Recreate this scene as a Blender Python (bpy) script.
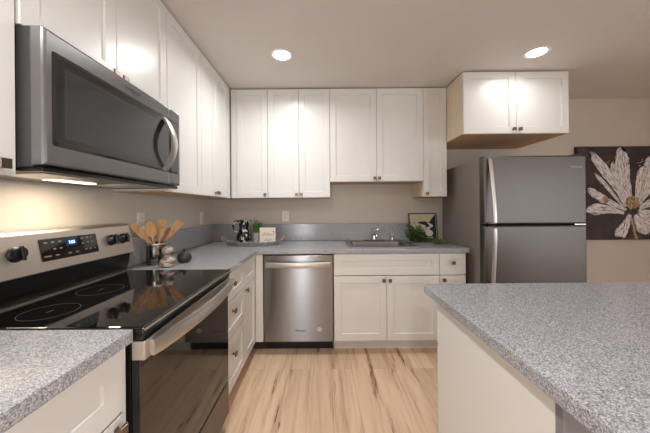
import bpy, bmesh, math, random
from mathutils import Vector, Matrix
for o in list(bpy.data.objects): bpy.data.objects.remove(o)
SC = bpy.context.scene; COL = SC.collection
PI = math.pi
# ---------------------------------------------------------------- camera, world, exposure
cam = bpy.data.cameras.new('camera'); co = bpy.data.objects.new('camera', cam); COL.objects.link(co)
cam.sensor_width = 36; cam.lens = 268.5/650*36
cam.shift_x = (325-322.66)/650; cam.shift_y = -(216.5-207.74)/650
cam.clip_start = .02
co.matrix_world = Matrix.Translation((0, 0, 1.272)) @ Matrix.Rotation(PI/2, 4, 'X') @ Matrix.Rotation(-.008, 4, 'Z')
SC.camera = co
W = bpy.data.worlds.new('world'); SC.world = W; W.use_nodes = True
W.node_tree.nodes['Background'].inputs[0].default_value = (.8, .85, 1, 1)
W.node_tree.nodes['Background'].inputs[1].default_value = .5
vs = SC.view_settings
vs.view_transform = 'Standard'; vs.look = 'None'; vs.gamma = 1; vs.use_curve_mapping = False
vs.exposure = .29
LAMP_W = 6.6; LAMP_COL = (1, .985, .975)
L = bpy.data.lights.new('fill_daylight', 'AREA'); L.shape = 'RECTANGLE'; L.size = 3.0; L.size_y = 1.9; L.energy = 65; L.color = (.87, .935, 1)  # added cool fill light, shining in through the unseen right wall opening
lo_ = bpy.data.objects.new('fill_daylight', L); COL.objects.link(lo_); lo_.location = (4.45, -1.75, 1.15); lo_.rotation_euler = (PI/2, 0, PI/2)
L = bpy.data.lights.new('streak_light', 'AREA'); L.shape = 'RECTANGLE'; L.size = .2; L.size_y = 2.0; L.energy = 24; L.color = (.92, .96, 1)  # added strip light behind the camera, makes the streak on the dishwasher door
lo_ = bpy.data.objects.new('streak_light', L); COL.objects.link(lo_); lo_.location = (-.665, -3.75, 1.1); lo_.rotation_euler = (PI/2, 0, 0)
SC.cycles.diffuse_bounces = 8; SC.cycles.max_bounces = 14; SC.cycles.sample_clamp_indirect = 6

# key planes (metres; camera stands over the origin, back wall ahead)
XL, YB, XR, YF, ZC = -1.217, 2.9485, 4.3, -3.6, 2.446
# ---------------------------------------------------------------- node helpers
def srgb(r, g, b):
    f = lambda c: (c/255/12.92 if c/255 <= .04045 else ((c/255+.055)/1.055)**2.4)
    return (f(r), f(g), f(b), 1)
def mat(name, col=(.8, .8, .8, 1), rough=.5, metal=0, **kw):
    m = bpy.data.materials.new(name); m.use_nodes = True
    b = m.node_tree.nodes['Principled BSDF']
    b.inputs['Base Color'].default_value = col; b.inputs['Roughness'].default_value = rough; b.inputs['Metallic'].default_value = metal
    for k, v in kw.items(): b.inputs[k.replace('_', ' ')].default_value = v
    return m
class N:
    def __init__(s, m): s.t = m.node_tree; s.b = s.t.nodes['Principled BSDF']
    def n(s, ty, **kw):
        x = s.t.nodes.new('ShaderNode'+ty)
        for k, v in kw.items(): setattr(x, k, v)
        return x
    def l(s, a, b): s.t.links.new(a, b)
    def coord(s, scale=(1, 1, 1), rot=(0, 0, 0)):
        c = s.n('TexCoord'); mp = s.n('Mapping'); mp.inputs['Scale'].default_value = scale; mp.inputs['Rotation'].default_value = rot
        s.l(c.outputs['Object'], mp.inputs[0]); return mp.outputs[0]
    def noise(s, vec, scale, detail=3, rough=.5):
        x = s.n('TexNoise'); x.inputs['Scale'].default_value = scale; x.inputs['Detail'].default_value = detail; x.inputs['Roughness'].default_value = rough
        s.l(vec, x.inputs['Vector']); return x.outputs['Fac']
    def ramp(s, fac, stops, interp='LINEAR'):
        r = s.n('ValToRGB'); r.color_ramp.interpolation = interp; e = r.color_ramp.elements
        while len(e) < len(stops): e.new(.5)
        for q, (p, c) in zip(e, stops):
            q.position = p; q.color = c if len(c) == 4 else (*c, 1)
        s.l(fac, r.inputs[0]); return r.outputs[0]
    def mix(s, fac, a, b, mode='MIX'):
        x = s.n('Mix', data_type='RGBA', blend_type=mode)
        for sock, v in ((x.inputs[0], fac), (x.inputs[6], a), (x.inputs[7], b)):
            if isinstance(v, (int, float)): sock.default_value = v
            elif isinstance(v, tuple): sock.default_value = v
            else: s.l(v, sock)
        return x.outputs[2]
    def bump(s, h, strength, dist=.001):
        x = s.n('Bump'); x.inputs['Strength'].default_value = strength; x.inputs['Distance'].default_value = dist
        s.l(h, x.inputs['Height']); s.l(x.outputs[0], s.b.inputs['Normal'])
    def col(s, c): s.l(c, s.b.inputs['Base Color'])
# ---------------------------------------------------------------- materials
M = {}
def wallmat(name, c, st=.5):
    m = mat(name, c, .75); k = N(m); v = k.coord()
    k.col(k.mix(k.noise(v, 3, 2), tuple(x*.97 for x in c[:3])+(1,), tuple(min(1, x*1.03) for x in c[:3])+(1,)))
    k.bump(k.noise(v, 110, 3, .55), st, .003); return m
M['wall'] = wallmat('greige_textured_paint', srgb(202, 194, 184), .8)
M['ceil'] = wallmat('ceiling_paint', srgb(214, 208, 204), .25)
M['rear'] = wallmat('rear_room_paint', srgb(214, 206, 196))
m = M['white'] = mat('white_cabinet_paint', srgb(222, 222, 219), .3); k = N(m); k.bump(k.noise(k.coord(), 40, 2), .04, .001)
m = M['side'] = mat('cream_end_panel', srgb(226, 211, 188), .5); k = N(m); k.col(k.ramp(k.noise(k.coord((30, 30, 3)), 2), [(.3, srgb(220, 204, 180)), (.7, srgb(230, 216, 194))]))
m = M['ply'] = mat('cabinet_underside_wood', srgb(196, 160, 120), .55); k = N(m); k.col(k.ramp(k.noise(k.coord((6, 60, 6)), 3, 4), [(.3, srgb(180, 142, 103)), (.7, srgb(206, 172, 133))]))
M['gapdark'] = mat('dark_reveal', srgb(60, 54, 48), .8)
M['nickel'] = mat('satin_nickel', srgb(128, 112, 100), .32, 1)
def steel(name, c, rough=.32, an=.8, axis='Z', rot=0.0, streak=(2, 2, 260)):
    m = mat(name, c, rough, 1); k = N(m); k.b.inputs['Anisotropic'].default_value = an; k.b.inputs['Anisotropic Rotation'].default_value = rot
    t = k.n('Tangent', direction_type='RADIAL', axis=axis); k.l(t.outputs[0], k.b.inputs['Tangent'])
    f = k.noise(k.coord(streak), 3, 3)
    k.col(k.mix(f, tuple(x*.93 for x in c[:3])+(1,), tuple(min(1, x*1.07) for x in c[:3])+(1,)))
    return m
M['steel'] = steel('brushed_steel', srgb(214, 208, 202), .4, .5)
M['dw_steel'] = steel('dishwasher_steel', srgb(142, 141, 142), .26, .97, 'Z', .25)
M['steel_dark'] = steel('grey_brushed_steel', srgb(138, 136, 134), .36)
M['mw_steel'] = steel('microwave_steel', srgb(136, 135, 136), .36)
M['fridge_steel'] = steel('fridge_door_steel', srgb(108, 103, 99), .42, .5)
M['steel_plain'] = mat('satin_steel', srgb(208, 205, 200), .36, 1)
M['drawer_steel'] = steel('dark_drawer_steel', srgb(112, 105, 100), .3)
M['sinksteel'] = mat('sink_steel', srgb(158, 154, 150), .36, 1)
M['chrome'] = mat('chrome', srgb(215, 215, 215), .08, 1)
M['black_glass'] = mat('black_glass', srgb(14, 13, 13), .04, 0, IOR=1.6)
M['oven_glass'] = mat('oven_door_glass', srgb(16, 14, 12), .05, 0, IOR=1.75)
M['mw_glass'] = mat('microwave_glass', srgb(26, 27, 28), .08, 0, IOR=1.7)
m = M['mesh'] = mat('microwave_window_mesh', srgb(46, 48, 49), .12, 0, IOR=1.7)
M['black'] = mat('black_enamel', srgb(18, 18, 18), .3)
M['blackplastic'] = mat('black_plastic', srgb(22, 22, 23), .35)
M['darkgrey'] = mat('dark_grey_case', srgb(62, 62, 63), .45)
M['fridge_side'] = mat('fridge_side_grey', srgb(128, 122, 117), .5)
M['rubber'] = mat('rubber_gasket', srgb(30, 29, 28), .7)
M['outlet'] = mat('outlet_plastic', srgb(226, 223, 220), .35)
M['slot'] = mat('outlet_slot', srgb(40, 38, 36), .6)
M['trimwhite'] = mat('white_trim', srgb(238, 236, 232), .45)
m = M['lens'] = mat('lamp_lens', (1, 1, 1, 1), .5); k = N(m); k.b.inputs['Emission Color'].default_value = (1, .95, .9, 1); k.b.inputs['Emission Strength'].default_value = 14
m = M['mwlens'] = mat('cooktop_lamp_lens', (1, .9, .75, 1), .4); k = N(m); k.b.inputs['Emission Color'].default_value = (1, .84, .62, 1); k.b.inputs['Emission Strength'].default_value = 3
m = M['display'] = mat('blue_display_digit', (.2, .5, 1, 1), .4); k = N(m); k.b.inputs['Emission Color'].default_value = (.25, .55, 1, 1); k.b.inputs['Emission Strength'].default_value = 2.2
M['displaybg'] = mat('display_window', srgb(20, 40, 95), .15)
M['legend'] = mat('pale_grey_print', srgb(98, 97, 96), .5)
M['ring'] = mat('burner_ring_print', srgb(84, 83, 82), .4)
M['logo'] = mat('dark_logo_print', srgb(70, 68, 66), .4)
M['logolight'] = mat('pale_logo_print', srgb(205, 203, 200), .3, .6)
M['sticker'] = mat('rose_white_sticker', srgb(222, 200, 188), .5)
M['stickering'] = mat('sticker_print', srgb(150, 120, 112), .5)
# speckled worktop
m = M['stone'] = mat('speckled_grey_worktop', rough=.17, IOR=1.65); k = N(m); v = k.coord()
vo = k.n('TexVoronoi'); vo.inputs['Scale'].default_value = 460; k.l(v, vo.inputs['Vector'])
sp = k.ramp(vo.outputs['Color'], [(0, srgb(50, 50, 52)), (.3, srgb(114, 116, 121)), (.55, srgb(160, 163, 169)), (.85, srgb(220, 222, 227))])
n2 = k.noise(v, 270, 4, .8)
k.col(k.mix(.55, sp, k.ramp(n2, [(.38, srgb(58, 58, 61)), (.5, srgb(153, 156, 162)), (.62, srgb(222, 224, 229))])))
m = M['floor'] = mat('light_oak_plank', rough=.42); k = N(m)
v = k.coord(rot=(0, 0, PI/2))
br = k.n('TexBrick'); br.offset = .37; br.inputs['Scale'].default_value = 1
br.inputs['Brick Width'].default_value = 1.22; br.inputs['Row Height'].default_value = .165; br.inputs['Mortar Size'].default_value = .0012; br.inputs['Mortar Smooth'].default_value = .3
br.inputs['Color1'].default_value = (0, 0, 0, 1); br.inputs['Color2'].default_value = (1, 1, 1, 1); br.inputs['Mortar'].default_value = (.3, .3, .3, 1)
k.l(v, br.inputs['Vector'])
# every plank gets its own grain: shift the grain by the plank tone
sh = k.n('VectorMath', operation='MULTIPLY_ADD'); sh.inputs[1].default_value = (7, 3, 5); k.l(br.outputs['Color'], sh.inputs[0])
gv = k.coord((16, 1.0, 1)); k.l(gv, sh.inputs[2])
g = k.noise(sh.outputs[0], 1.6, 6, .62)
base = k.ramp(g, [(.26, srgb(168, 138, 112)), (.42, srgb(206, 174, 143)), (.54, srgb(225, 196, 165)), (.75, srgb(238, 214, 186))])
base = k.mix(.5, base, k.ramp(br.outputs['Color'], [(0, srgb(188, 156, 129)), (.5, srgb(220, 190, 160)), (1, srgb(238, 212, 183))]))
sh2 = k.n('VectorMath', operation='MULTIPLY_ADD'); sh2.inputs[1].default_value = (3, 13, 2); k.l(br.outputs['Color'], sh2.inputs[0])
wob = k.n('VectorMath', operation='MULTIPLY_ADD'); wob.inputs[1].default_value = (.5, 0, 0)
wn_ = k.n('TexNoise'); wn_.inputs['Scale'].default_value = 5; k.l(k.coord(), wn_.inputs['Vector']); k.l(wn_.outputs['Color'], wob.inputs[0])
k.l(k.coord((13, .95, 1)), wob.inputs[2]); k.l(wob.outputs[0], sh2.inputs[2])
cr = k.noise(sh2.outputs[0], 1.0, 4, .62)
halo = k.ramp(cr, [(0, (0, 0, 0)), (.55, (0, 0, 0)), (.66, (.75, .75, .75))])
base = k.mix(halo, base, srgb(176, 138, 106))
crack = k.ramp(cr, [(0, (0, 0, 0)), (.638, (0, 0, 0)), (.652, (.9, .9, .9)), (.664, (.9, .9, .9)), (.69, (.25, .25, .25))])
base = k.mix(crack, base, srgb(112, 80, 60))
seam = k.n('Math', operation='MULTIPLY'); seam.inputs[1].default_value = .45; k.l(br.outputs['Fac'], seam.inputs[0])
k.col(k.mix(seam.outputs[0], base, srgb(140, 108, 82))); k.bump(g, .08, .001)
# utensils, crocks, decoration
def woodmat(name, a, b, sc=(30, 30, 4)):
    m = mat(name, rough=.5); k = N(m); k.col(k.ramp(k.noise(k.coord(sc), 3, 4), [(.3, a), (.7, b)])); return m
M['wood'] = woodmat('bamboo', srgb(178, 130, 80), srgb(214, 168, 114))
M['wood_dark'] = woodmat('dark_wood', srgb(120, 78, 50), srgb(150, 100, 64))
M['wood_block'] = woodmat('sign_wood', srgb(150, 104, 78), srgb(182, 132, 100))
M['crock'] = steel('gunmetal', srgb(120, 116, 112), .22, .5)
m = M['mottle'] = mat('mottled_stone_glaze', rough=.35); k = N(m); k.col(k.ramp(k.noise(k.coord((1, 1, 2)), 26, 5, .65), [(.36, srgb(72, 60, 56)), (.48, srgb(128, 113, 106)), (.6, srgb(178, 166, 158))]))
M['blackclay'] = mat('black_matt_clay', srgb(44, 43, 45), .5)
m = M['cow'] = mat('black_white_glaze', rough=.25); k = N(m); k.col(k.ramp(k.noise(k.coord(), 24, 4, .6), [(0, srgb(14, 13, 13)), (.555, srgb(16, 15, 15)), (.58, srgb(205, 202, 198)), (.64, srgb(214, 210, 206)), (.66, srgb(18, 16, 16))]))
m = M['galv'] = mat('galvanised_metal', rough=.45, metal=.5); k = N(m); k.col(k.ramp(k.noise(k.coord(), 30, 3), [(.3, srgb(142, 143, 142)), (.7, srgb(186, 186, 184))]))
M['potgrey'] = mat('pale_grey_pot', srgb(176, 176, 174), .5)
M['signface'] = mat('cream_sign_face', srgb(226, 216, 200), .6)
M['ink'] = mat('dark_ink', srgb(58, 52, 50), .6)
def leafmat(name, a, b):
    m = mat(name, rough=.5); k = N(m); k.col(k.ramp(k.noise(k.coord(), 45, 2), [(.35, a), (.65, b)])); return m
M['grass'] = leafmat('green_grass_blade', srgb(56, 104, 40), srgb(110, 156, 66))
M['leaf'] = leafmat('dark_green_leaf', srgb(34, 62, 32), srgb(86, 118, 72))
M['frame'] = mat('black_frame', srgb(40, 34, 30), .4)
M['paper'] = mat('cream_print', srgb(196, 190, 158), .6)
M['pblack'] = mat('print_black', srgb(18, 17, 18), .55)
M['pwhite'] = mat('print_white', srgb(205, 203, 198), .6)
m = M['canvas'] = mat('dark_umber_canvas', rough=.65); k = N(m); k.col(k.ramp(k.noise(k.coord(), 9, 6, .65), [(.3, srgb(42, 33, 34)), (.55, srgb(64, 52, 52)), (.75, srgb(84, 72, 70))])); k.bump(k.noise(k.coord(), 60, 3), .3, .002)
m = M['petal'] = mat('white_grey_brushstroke', rough=.6); k = N(m)
uvn = k.n('UVMap'); mp_ = k.n('Mapping'); mp_.inputs['Scale'].default_value = (1.3, 6.5, 1); k.l(uvn.outputs[0], mp_.inputs[0])
st_ = k.noise(mp_.outputs[0], 3.2, 7, .72)
k.col(k.ramp(st_, [(.36, srgb(78, 66, 66)), (.43, srgb(150, 138, 138)), (.49, srgb(216, 213, 215)), (.6, srgb(242, 240, 242))])); k.bump(st_, .6, .003)
m = M['gold'] = mat('ochre_paint', rough=.6); k = N(m); k.col(k.ramp(k.noise(k.coord(), 40, 4, .7), [(.34, srgb(84, 64, 48)), (.48, srgb(156, 126, 88)), (.6, srgb(196, 172, 138)), (.7, srgb(216, 206, 196))]))
M['fleck'] = mat('pale_paint_fleck', srgb(190, 172, 158), .6)
M['islandback'] = mat('grey_island_back', srgb(128, 127, 132), .6)

# ---------------------------------------------------------------- mesh helpers
LOC = {}
def lo(o): return LOC.get(o.name, Vector((0, 0, 0)))
def obj(name, bm, m, parent=None, smooth=False, loc=None):
    """link bm (world coordinates) as one mesh object; the origin sits at its thing's base"""
    bmesh.ops.recalc_face_normals(bm, faces=bm.faces)
    base = lo(parent) if parent else (Vector(loc) if loc else None)
    if base is None:
        xs = [v.co for v in bm.verts]; n = len(xs)
        base = Vector((sum(c.x for c in xs)/n, sum(c.y for c in xs)/n, min(c.z for c in xs)))
    bm.transform(Matrix.Translation(-base))
    me = bpy.data.meshes.new(name); bm.to_mesh(me); bm.free()
    me.materials.append(m)
    if smooth:
        for p in me.polygons: p.use_smooth = True
        if smooth != 'all':
            try: me.set_sharp_from_angle(angle=math.radians(40 if smooth is True else smooth))
            except Exception: pass
    o = bpy.data.objects.new(name, me); COL.objects.link(o)
    if parent: o.parent = parent
    else: o.location = base
    LOC[o.name] = base
    return o
def tag(o, label, cat, group=None):
    o['label'] = label; o['category'] = cat
    if group: o['group'] = group
    return o
def thing(name, label, cat, loc, group=None):
    o = bpy.data.objects.new(name, None); COL.objects.link(o); o.location = loc; o.empty_display_size = .05
    LOC[o.name] = Vector(loc); return tag(o, label, cat, group)
def struct(name, bm, m):
    o = obj(name, bm, m); o['kind'] = 'structure'; return o
def bev(bm, w, ang=.5, seg=1):
    e = [e for e in bm.edges if len(e.link_faces) == 2 and e.calc_face_angle(0) > ang]
    if w > 0 and e: bmesh.ops.bevel(bm, geom=e, offset=w, segments=seg, affect='EDGES', profile=.6)
    return bm
def box(x0, y0, z0, x1, y1, z1, b=0, seg=1, bm=None):
    n = bmesh.new()
    bmesh.ops.create_cube(n, size=1, matrix=Matrix.Translation(((x0+x1)/2, (y0+y1)/2, (z0+z1)/2)) @ Matrix.Diagonal((abs(x1-x0), abs(y1-y0), abs(z1-z0), 1)))
    if b: bev(n, b, .5, seg)
    return n
def rings(rs, cap0=True, cap1=True, close=True):
    bm = bmesh.new(); vv = [[bm.verts.new(p) for p in r] for r in rs]; n = len(rs[0])
    for a, b in zip(vv, vv[1:]):
        for i in range(n if close else n-1):
            j = (i+1) % n
            bm.faces.new((a[i], a[j], b[j], b[i]))
    if cap0: bm.faces.new(vv[0][::-1])
    if cap1: bm.faces.new(vv[-1])
    return bm
def lathe(prof, c, n=24, axis=(0, 0, 1), ph=0, sx=1, sy=1, caps=(True, True)):
    """prof: (radius, height) along axis from point c"""
    ax = Vector(axis).normalized(); u = ax.orthogonal().normalized() if abs(ax.z) < .99 else Vector((1, 0, 0)); w = ax.cross(u)
    if abs(ax.z) < .99: u = Vector((0, 0, 1)); w = ax.cross(u)
    c = Vector(c)
    return rings([[c+ax*h+(u*math.cos(ph+2*PI*i/n)*sx+w*math.sin(ph+2*PI*i/n)*sy)*r for i in range(n)] for r, h in prof], *caps)
def tube(pts, rad, n=8, flat=1.0, up=None):
    pts = [Vector(p) for p in pts]; rs = []; R = rad if isinstance(rad, (list, tuple)) else [rad]*len(pts)
    pu = None
    for i, p in enumerate(pts):
        t = (pts[min(i+1, len(pts)-1)]-pts[max(i-1, 0)]).normalized()
        if up is not None: a = Vector(up)
        else: a = pu if pu is not None else (Vector((0, 0, 1)) if abs(t.z) < .9 else Vector((1, 0, 0)))
        s = t.cross(a).normalized(); a = s.cross(t); pu = a
        rs.append([p+(s*math.cos(2*PI*j/n)*flat+a*math.sin(2*PI*j/n))*R[i] for j in range(n)])
    return rings(rs)
def bar(pts, up, w, t):
    """flat bar: width w along up, thickness t along the other normal"""
    pts = [Vector(p) for p in pts]; rs = []
    for i, p in enumerate(pts):
        d = (pts[min(i+1, len(pts)-1)]-pts[max(i-1, 0)]).normalized(); a = Vector(up); s = d.cross(a).normalized(); a = s.cross(d).normalized()
        rs.append([p+a*w*x+s*t*y for x, y in ((-.5, -.3), (-.5, .3), (-.32, .5), (.32, .5), (.5, .3), (.5, -.3), (.32, -.5), (-.32, -.5))])
    return rings(rs)
def join(*bms):
    out = bmesh.new()
    for b in bms:
        me = bpy.data.meshes.new('t'); b.to_mesh(me); b.free(); out.from_mesh(me); bpy.data.meshes.remove(me)
    return out
def cells(xs, ys, on, z0, z1, mp=lambda a, b, c: (a, b, c), b=0, seg=1):
    """one welded solid from the grid cells that on(i,j) keeps"""
    bm = bmesh.new(); V = {}
    def v(i, j, k):
        if (i, j, k) not in V: V[i, j, k] = bm.verts.new(mp(xs[i], ys[j], (z0, z1)[k]))
        return V[i, j, k]
    nx, ny = len(xs)-1, len(ys)-1
    ok = lambda i, j: 0 <= i < nx and 0 <= j < ny and on(i, j)
    for i in range(nx):
        for j in range(ny):
            if not ok(i, j): continue
            for kk in (0, 1): bm.faces.new([v(i, j, kk), v(i+1, j, kk), v(i+1, j+1, kk), v(i, j+1, kk)])
            for di, dj, e in ((-1, 0, ((i, j), (i, j+1))), (1, 0, ((i+1, j), (i+1, j+1))), (0, -1, ((i, j), (i+1, j))), (0, 1, ((i, j+1), (i+1, j+1)))):
                if not ok(i+di, j+dj):
                    (a, c), (d, f) = e; bm.faces.new([v(a, c, 0), v(d, f, 0), v(d, f, 1), v(a, c, 1)])
    bmesh.ops.recalc_face_normals(bm, faces=bm.faces)
    bev(bm, b, .5, seg); return bm
def poly(loops, thick, mp):
    """flat outline(s) (first outer, rest holes) in 2D, thickened, mapped by mp(a,b,c)"""
    bm = bmesh.new(); ed = []
    for L in loops:
        vv = [bm.verts.new((a, b, 0)) for a, b in L]
        for i in range(len(vv)): ed.append(bm.edges.new((vv[i], vv[(i+1) % len(vv)])))
    bmesh.ops.triangle_fill(bm, use_beauty=True, use_dissolve=False, edges=ed)
    if thick:
        r = bmesh.ops.extrude_face_region(bm, geom=list(bm.faces))
        for x in r['geom']:
            if isinstance(x, bmesh.types.BMVert): x.co.z += thick
    for q in bm.verts: q.co = Vector(mp(*q.co))
    return bm
def text(name, body, size, m, mp, parent, weight=0):
    """lettering lying in a plane; mp(a,b) maps text plane to the world, a to the right, b up"""
    cu = bpy.data.curves.new('t', 'FONT'); cu.body = body; cu.size = size; cu.align_x = 'CENTER'; cu.align_y = 'CENTER'; cu.offset = weight; cu.resolution_u = 3
    o = bpy.data.objects.new('t', cu); COL.objects.link(o); dg = bpy.context.evaluated_depsgraph_get()
    me = bpy.data.meshes.new_from_object(o.evaluated_get(dg)); bpy.data.objects.remove(o)
    bm = bmesh.new(); bm.from_mesh(me); bpy.data.meshes.remove(me)
    r = bmesh.ops.extrude_face_region(bm, geom=list(bm.faces))
    for x in r['geom']:
        if isinstance(x, bmesh.types.BMVert): x.co.z += .0006
    for q in bm.verts: q.co = Vector(mp(*q.co))
    return obj(name, bm, m, parent)

# ---------------------------------------------------------------- room shell
struct('floor', box(XL-.1, YF-.1, -.1, XR+.1, YB+.1, 0), M['floor'])
struct('ceiling', box(XL-.1, YF-.1, ZC, XR+.1, YB+.1, ZC+.1), M['ceil'])
struct('wall_back', box(XL-.1, YB, 0, XR+.1, YB+.1, ZC), M['wall'])
struct('wall_left', box(XL-.1, YF, 0, XL, YB, ZC), M['wall'])
struct('wall_right', cells([YF, -3.25, -.25, YB], [0, .2, 2.1, ZC], lambda i, j: not (i == 1 and j == 1), XR, XR+.1, lambda a, b, c: (c, a, b)), M['rear'])
struct('wall_front', cells([XL, -.795, -.535, XR], [0, .1, 2.1, ZC], lambda i, j: not (i == 1 and j == 1), YF-.1, YF, lambda a, b, c: (a, c, b)), M['rear'])
struct('added_window_1', cells([-3.25, -3.2, -1.78, -1.72, -.3, -.25], [.2, .25, 2.05, 2.1], lambda i, j: i in (0, 2, 4) or j in (0, 2), XR+.02, XR+.07, lambda a, b, c: (c, a, b)), M['trimwhite'])  # unseen window, added to bring in the fill light
struct('baseboard_back', box(2.2, YB-.014, .0005, XR-.0005, YB-.0003, .09, .004), M['trimwhite'])

struct('added_window_2', cells([-.795, -.77, -.56, -.535], [.1, .13, 2.07, 2.1], lambda i, j: not (i == 1 and j == 1), YF-.07, YF-.02, lambda a, b, c: (a, c, b)), M['trimwhite'])  # unseen narrow opening, added for the dishwasher streak light
# recessed lamps in the ceiling
def downlight(x, y, label, power=1.0):
    z = ZC; t = thing('recessed_ceiling_light', label, 'ceiling light', (x, y, z-.004), 'recessed ceiling lights')
    obj('trim_ring', lathe([(.062, -.0005), (.088, -.0005), (.088, -.004), (.082, -.007), (.066, -.0055), (.062, -.0005)], (x, y, z), 32, caps=(False, False)), M['trimwhite'], t, True)
    obj('lens', lathe([(.064, -.001), (.064, -.003)], (x, y, z), 32), M['lens'], t)
    L = bpy.data.lights.new('lamp_glow', 'AREA'); L.shape = 'DISK'; L.size = .12; L.energy = LAMP_W*power; L.color = LAMP_COL; L.spread = math.radians(160)
    lo_ = bpy.data.objects.new('lamp_glow', L); COL.objects.link(lo_); lo_.parent = t; lo_.location = (0, 0, -.004)
    return t
downlight(-.304, 2.056, 'round recessed ceiling light in front of the tall back wall cabinets', 1.25)
downlight(1.643, 2.05, 'round recessed ceiling light in front of the cabinet over the refrigerator', .33)
downlight(-.304, .05, 'round recessed ceiling light above the walkway beside the range', 2.2)
downlight(1.643, -.95, 'added unseen ceiling light in the room behind the island', 1.7)  # unseen lamp, set back to keep its reflection off the island
downlight(-.304, -2.0, 'added unseen ceiling light in the room behind, by the left wall', 1.8)  # unseen rear row, added for more ambient light
downlight(1.643, -2.0, 'added unseen ceiling light in the room behind, by the right wall', 2)

# ---------------------------------------------------------------- cabinets
BK = lambda u, v, z: (u, YB-v, z)          # back wall run: u to the right, v out of the wall
LF = lambda u, v, z: (XL+v, u, z)          # left wall run: u away from the camera
def mbox(mp, u0, v0, z0, u1, v1, z1, b=0):
    a, c = mp(u0, v0, z0), mp(u1, v1, z1)
    return box(*[min(p, q) for p, q in zip(a, c)], *[max(p, q) for p, q in zip(a, c)], b)
def shaker(mp, u0, z0, u1, z1, v, t=.019, fw=.058, rec=.008):
    R = lambda i, d: [mp(u0+i, v+d, z0+i), mp(u1-i, v+d, z0+i), mp(u1-i, v+d, z1-i), mp(u0+i, v+d, z1-i)]
    return rings([R(0, 0), R(0, t-.002), R(.002, t), R(fw, t), R(fw+.003, t-rec), R(fw+.006, t-rec)])
def knob(mp, u, z, v, par):
    p0 = Vector(mp(u, v, z)); ax = Vector(mp(u, v+1, z))-p0
    b = lathe([(.011, 0), (.011, .002), (.006, .005), (.0055, .013), (.0195, .017), (.0205, .022), (.018, .026)], p0, 4, ax, PI/4)
    return obj('knob', b, M['nickel'], par)
UD, UF = .305, .324      # wall cabinet carcass / door front depth
BD, BF = .61, .629       # base cabinet depths
G = .0016
def wall_cab(mp, u0, u1, z0, z1, label, doors, depth=UD, fill=None, group='white wall cabinets', sidel=None, sider=None):
    """doors: (u0,u1,knob u,knob z)"""
    base = mp((u0+u1)/2, depth/2, z0); t = thing('wall_cabinet', label, 'cabinet', base, group)
    obj('carcass', mbox(mp, u0+.0007, .001, z0+.006, u1-.0007, depth, z1, .001), M['side'] if sidel else M['white'], t)
    obj('bottom_panel', mbox(mp, u0+.0007, .001, z0, u1-.0007, depth, z0+.0055), M['ply'], t)
    obj('top_gap_shade', mbox(mp, u0+.004, .01, z1, u1-.004, depth-.012, ZC-.0005), M['gapdark'], t)  # dark strip stands in for the shade in the gap below the ceiling
    if fill:
        for a, b in fill: obj('filler_strip', mbox(mp, a, depth+.0005, z0, b, depth+.017, z1, .001), M['white'], t)
    for a, b, ku, kz in doors:
        d = obj('door', shaker(mp, a+G, z0+.001, b-G, z1-.004, depth+.001), M['white'], t)
        if ku is not None: knob(mp, ku, kz, depth+.02, d)
    return t
ZT = 2.438
# back wall
XU = -.839
wall_cab(BK, -.8925+.001, XU+.305, 1.372, ZT, 'narrow single door white wall cabinet in the back corner above the pitcher', [(XU, XU+.305, XU+.28, 1.403)], fill=[(-.8915, XU-.001)])
wall_cab(BK, XU+.305, XU+.914, 1.372, ZT, 'tall two door white wall cabinet above the dishwasher', [(XU+.305, XU+.61, XU+.587, 1.403), (XU+.61, XU+.914, XU+.632, 1.403)])
wall_cab(BK, XU+.914, XU+1.829, 1.524, ZT, 'shorter two door white wall cabinet above the sink', [(XU+.914, XU+1.3715, XU+1.349, 1.556), (XU+1.3715, XU+1.829, XU+1.394, 1.556)])
wall_cab(BK, XU+1.829, XU+2.057, 1.372, ZT, 'narrow single door white wall cabinet with cream side beside the refrigerator', [(XU+1.829, XU+2.057, XU+1.858, 1.403)], sidel=1)
wall_cab(BK, XU+2.060, XU+2.974, 1.9, ZT, 'deep two door white cabinet with cream side over the refrigerator', [(XU+2.06, XU+2.517, XU+2.49, 1.935), (XU+2.517, XU+2.974, XU+2.542, 1.935)], depth=BD, sidel=1)
# left wall
wall_cab(LF, -.13, .786, 1.372, ZT, 'tall white wall cabinet left of the microwave', [(-.13, .328, .3, 1.402), (.328, .784, .738, 1.402)])
wall_cab(LF, .792, 1.549, 1.823, ZT, 'short two door white wall cabinet above the microwave', [(.792, 1.17, 1.143, 1.85), (1.17, 1.549, 1.197, 1.85)])
wall_cab(LF, 1.551, 1.985, 1.372, ZT, 'wide single door white wall cabinet right of the microwave', [(1.551, 1.985, 1.585, 1.403)])
wall_cab(LF, 1.987, YB-.002, 1.372, ZT, 'white wall cabinet with a pair of narrow doors on the left wall at the corner', [(1.987, 2.255, 2.232, 1.403), (2.255, 2.535, 2.28, 1.403)], fill=[(2.536, YB-UF-.022)])

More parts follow.
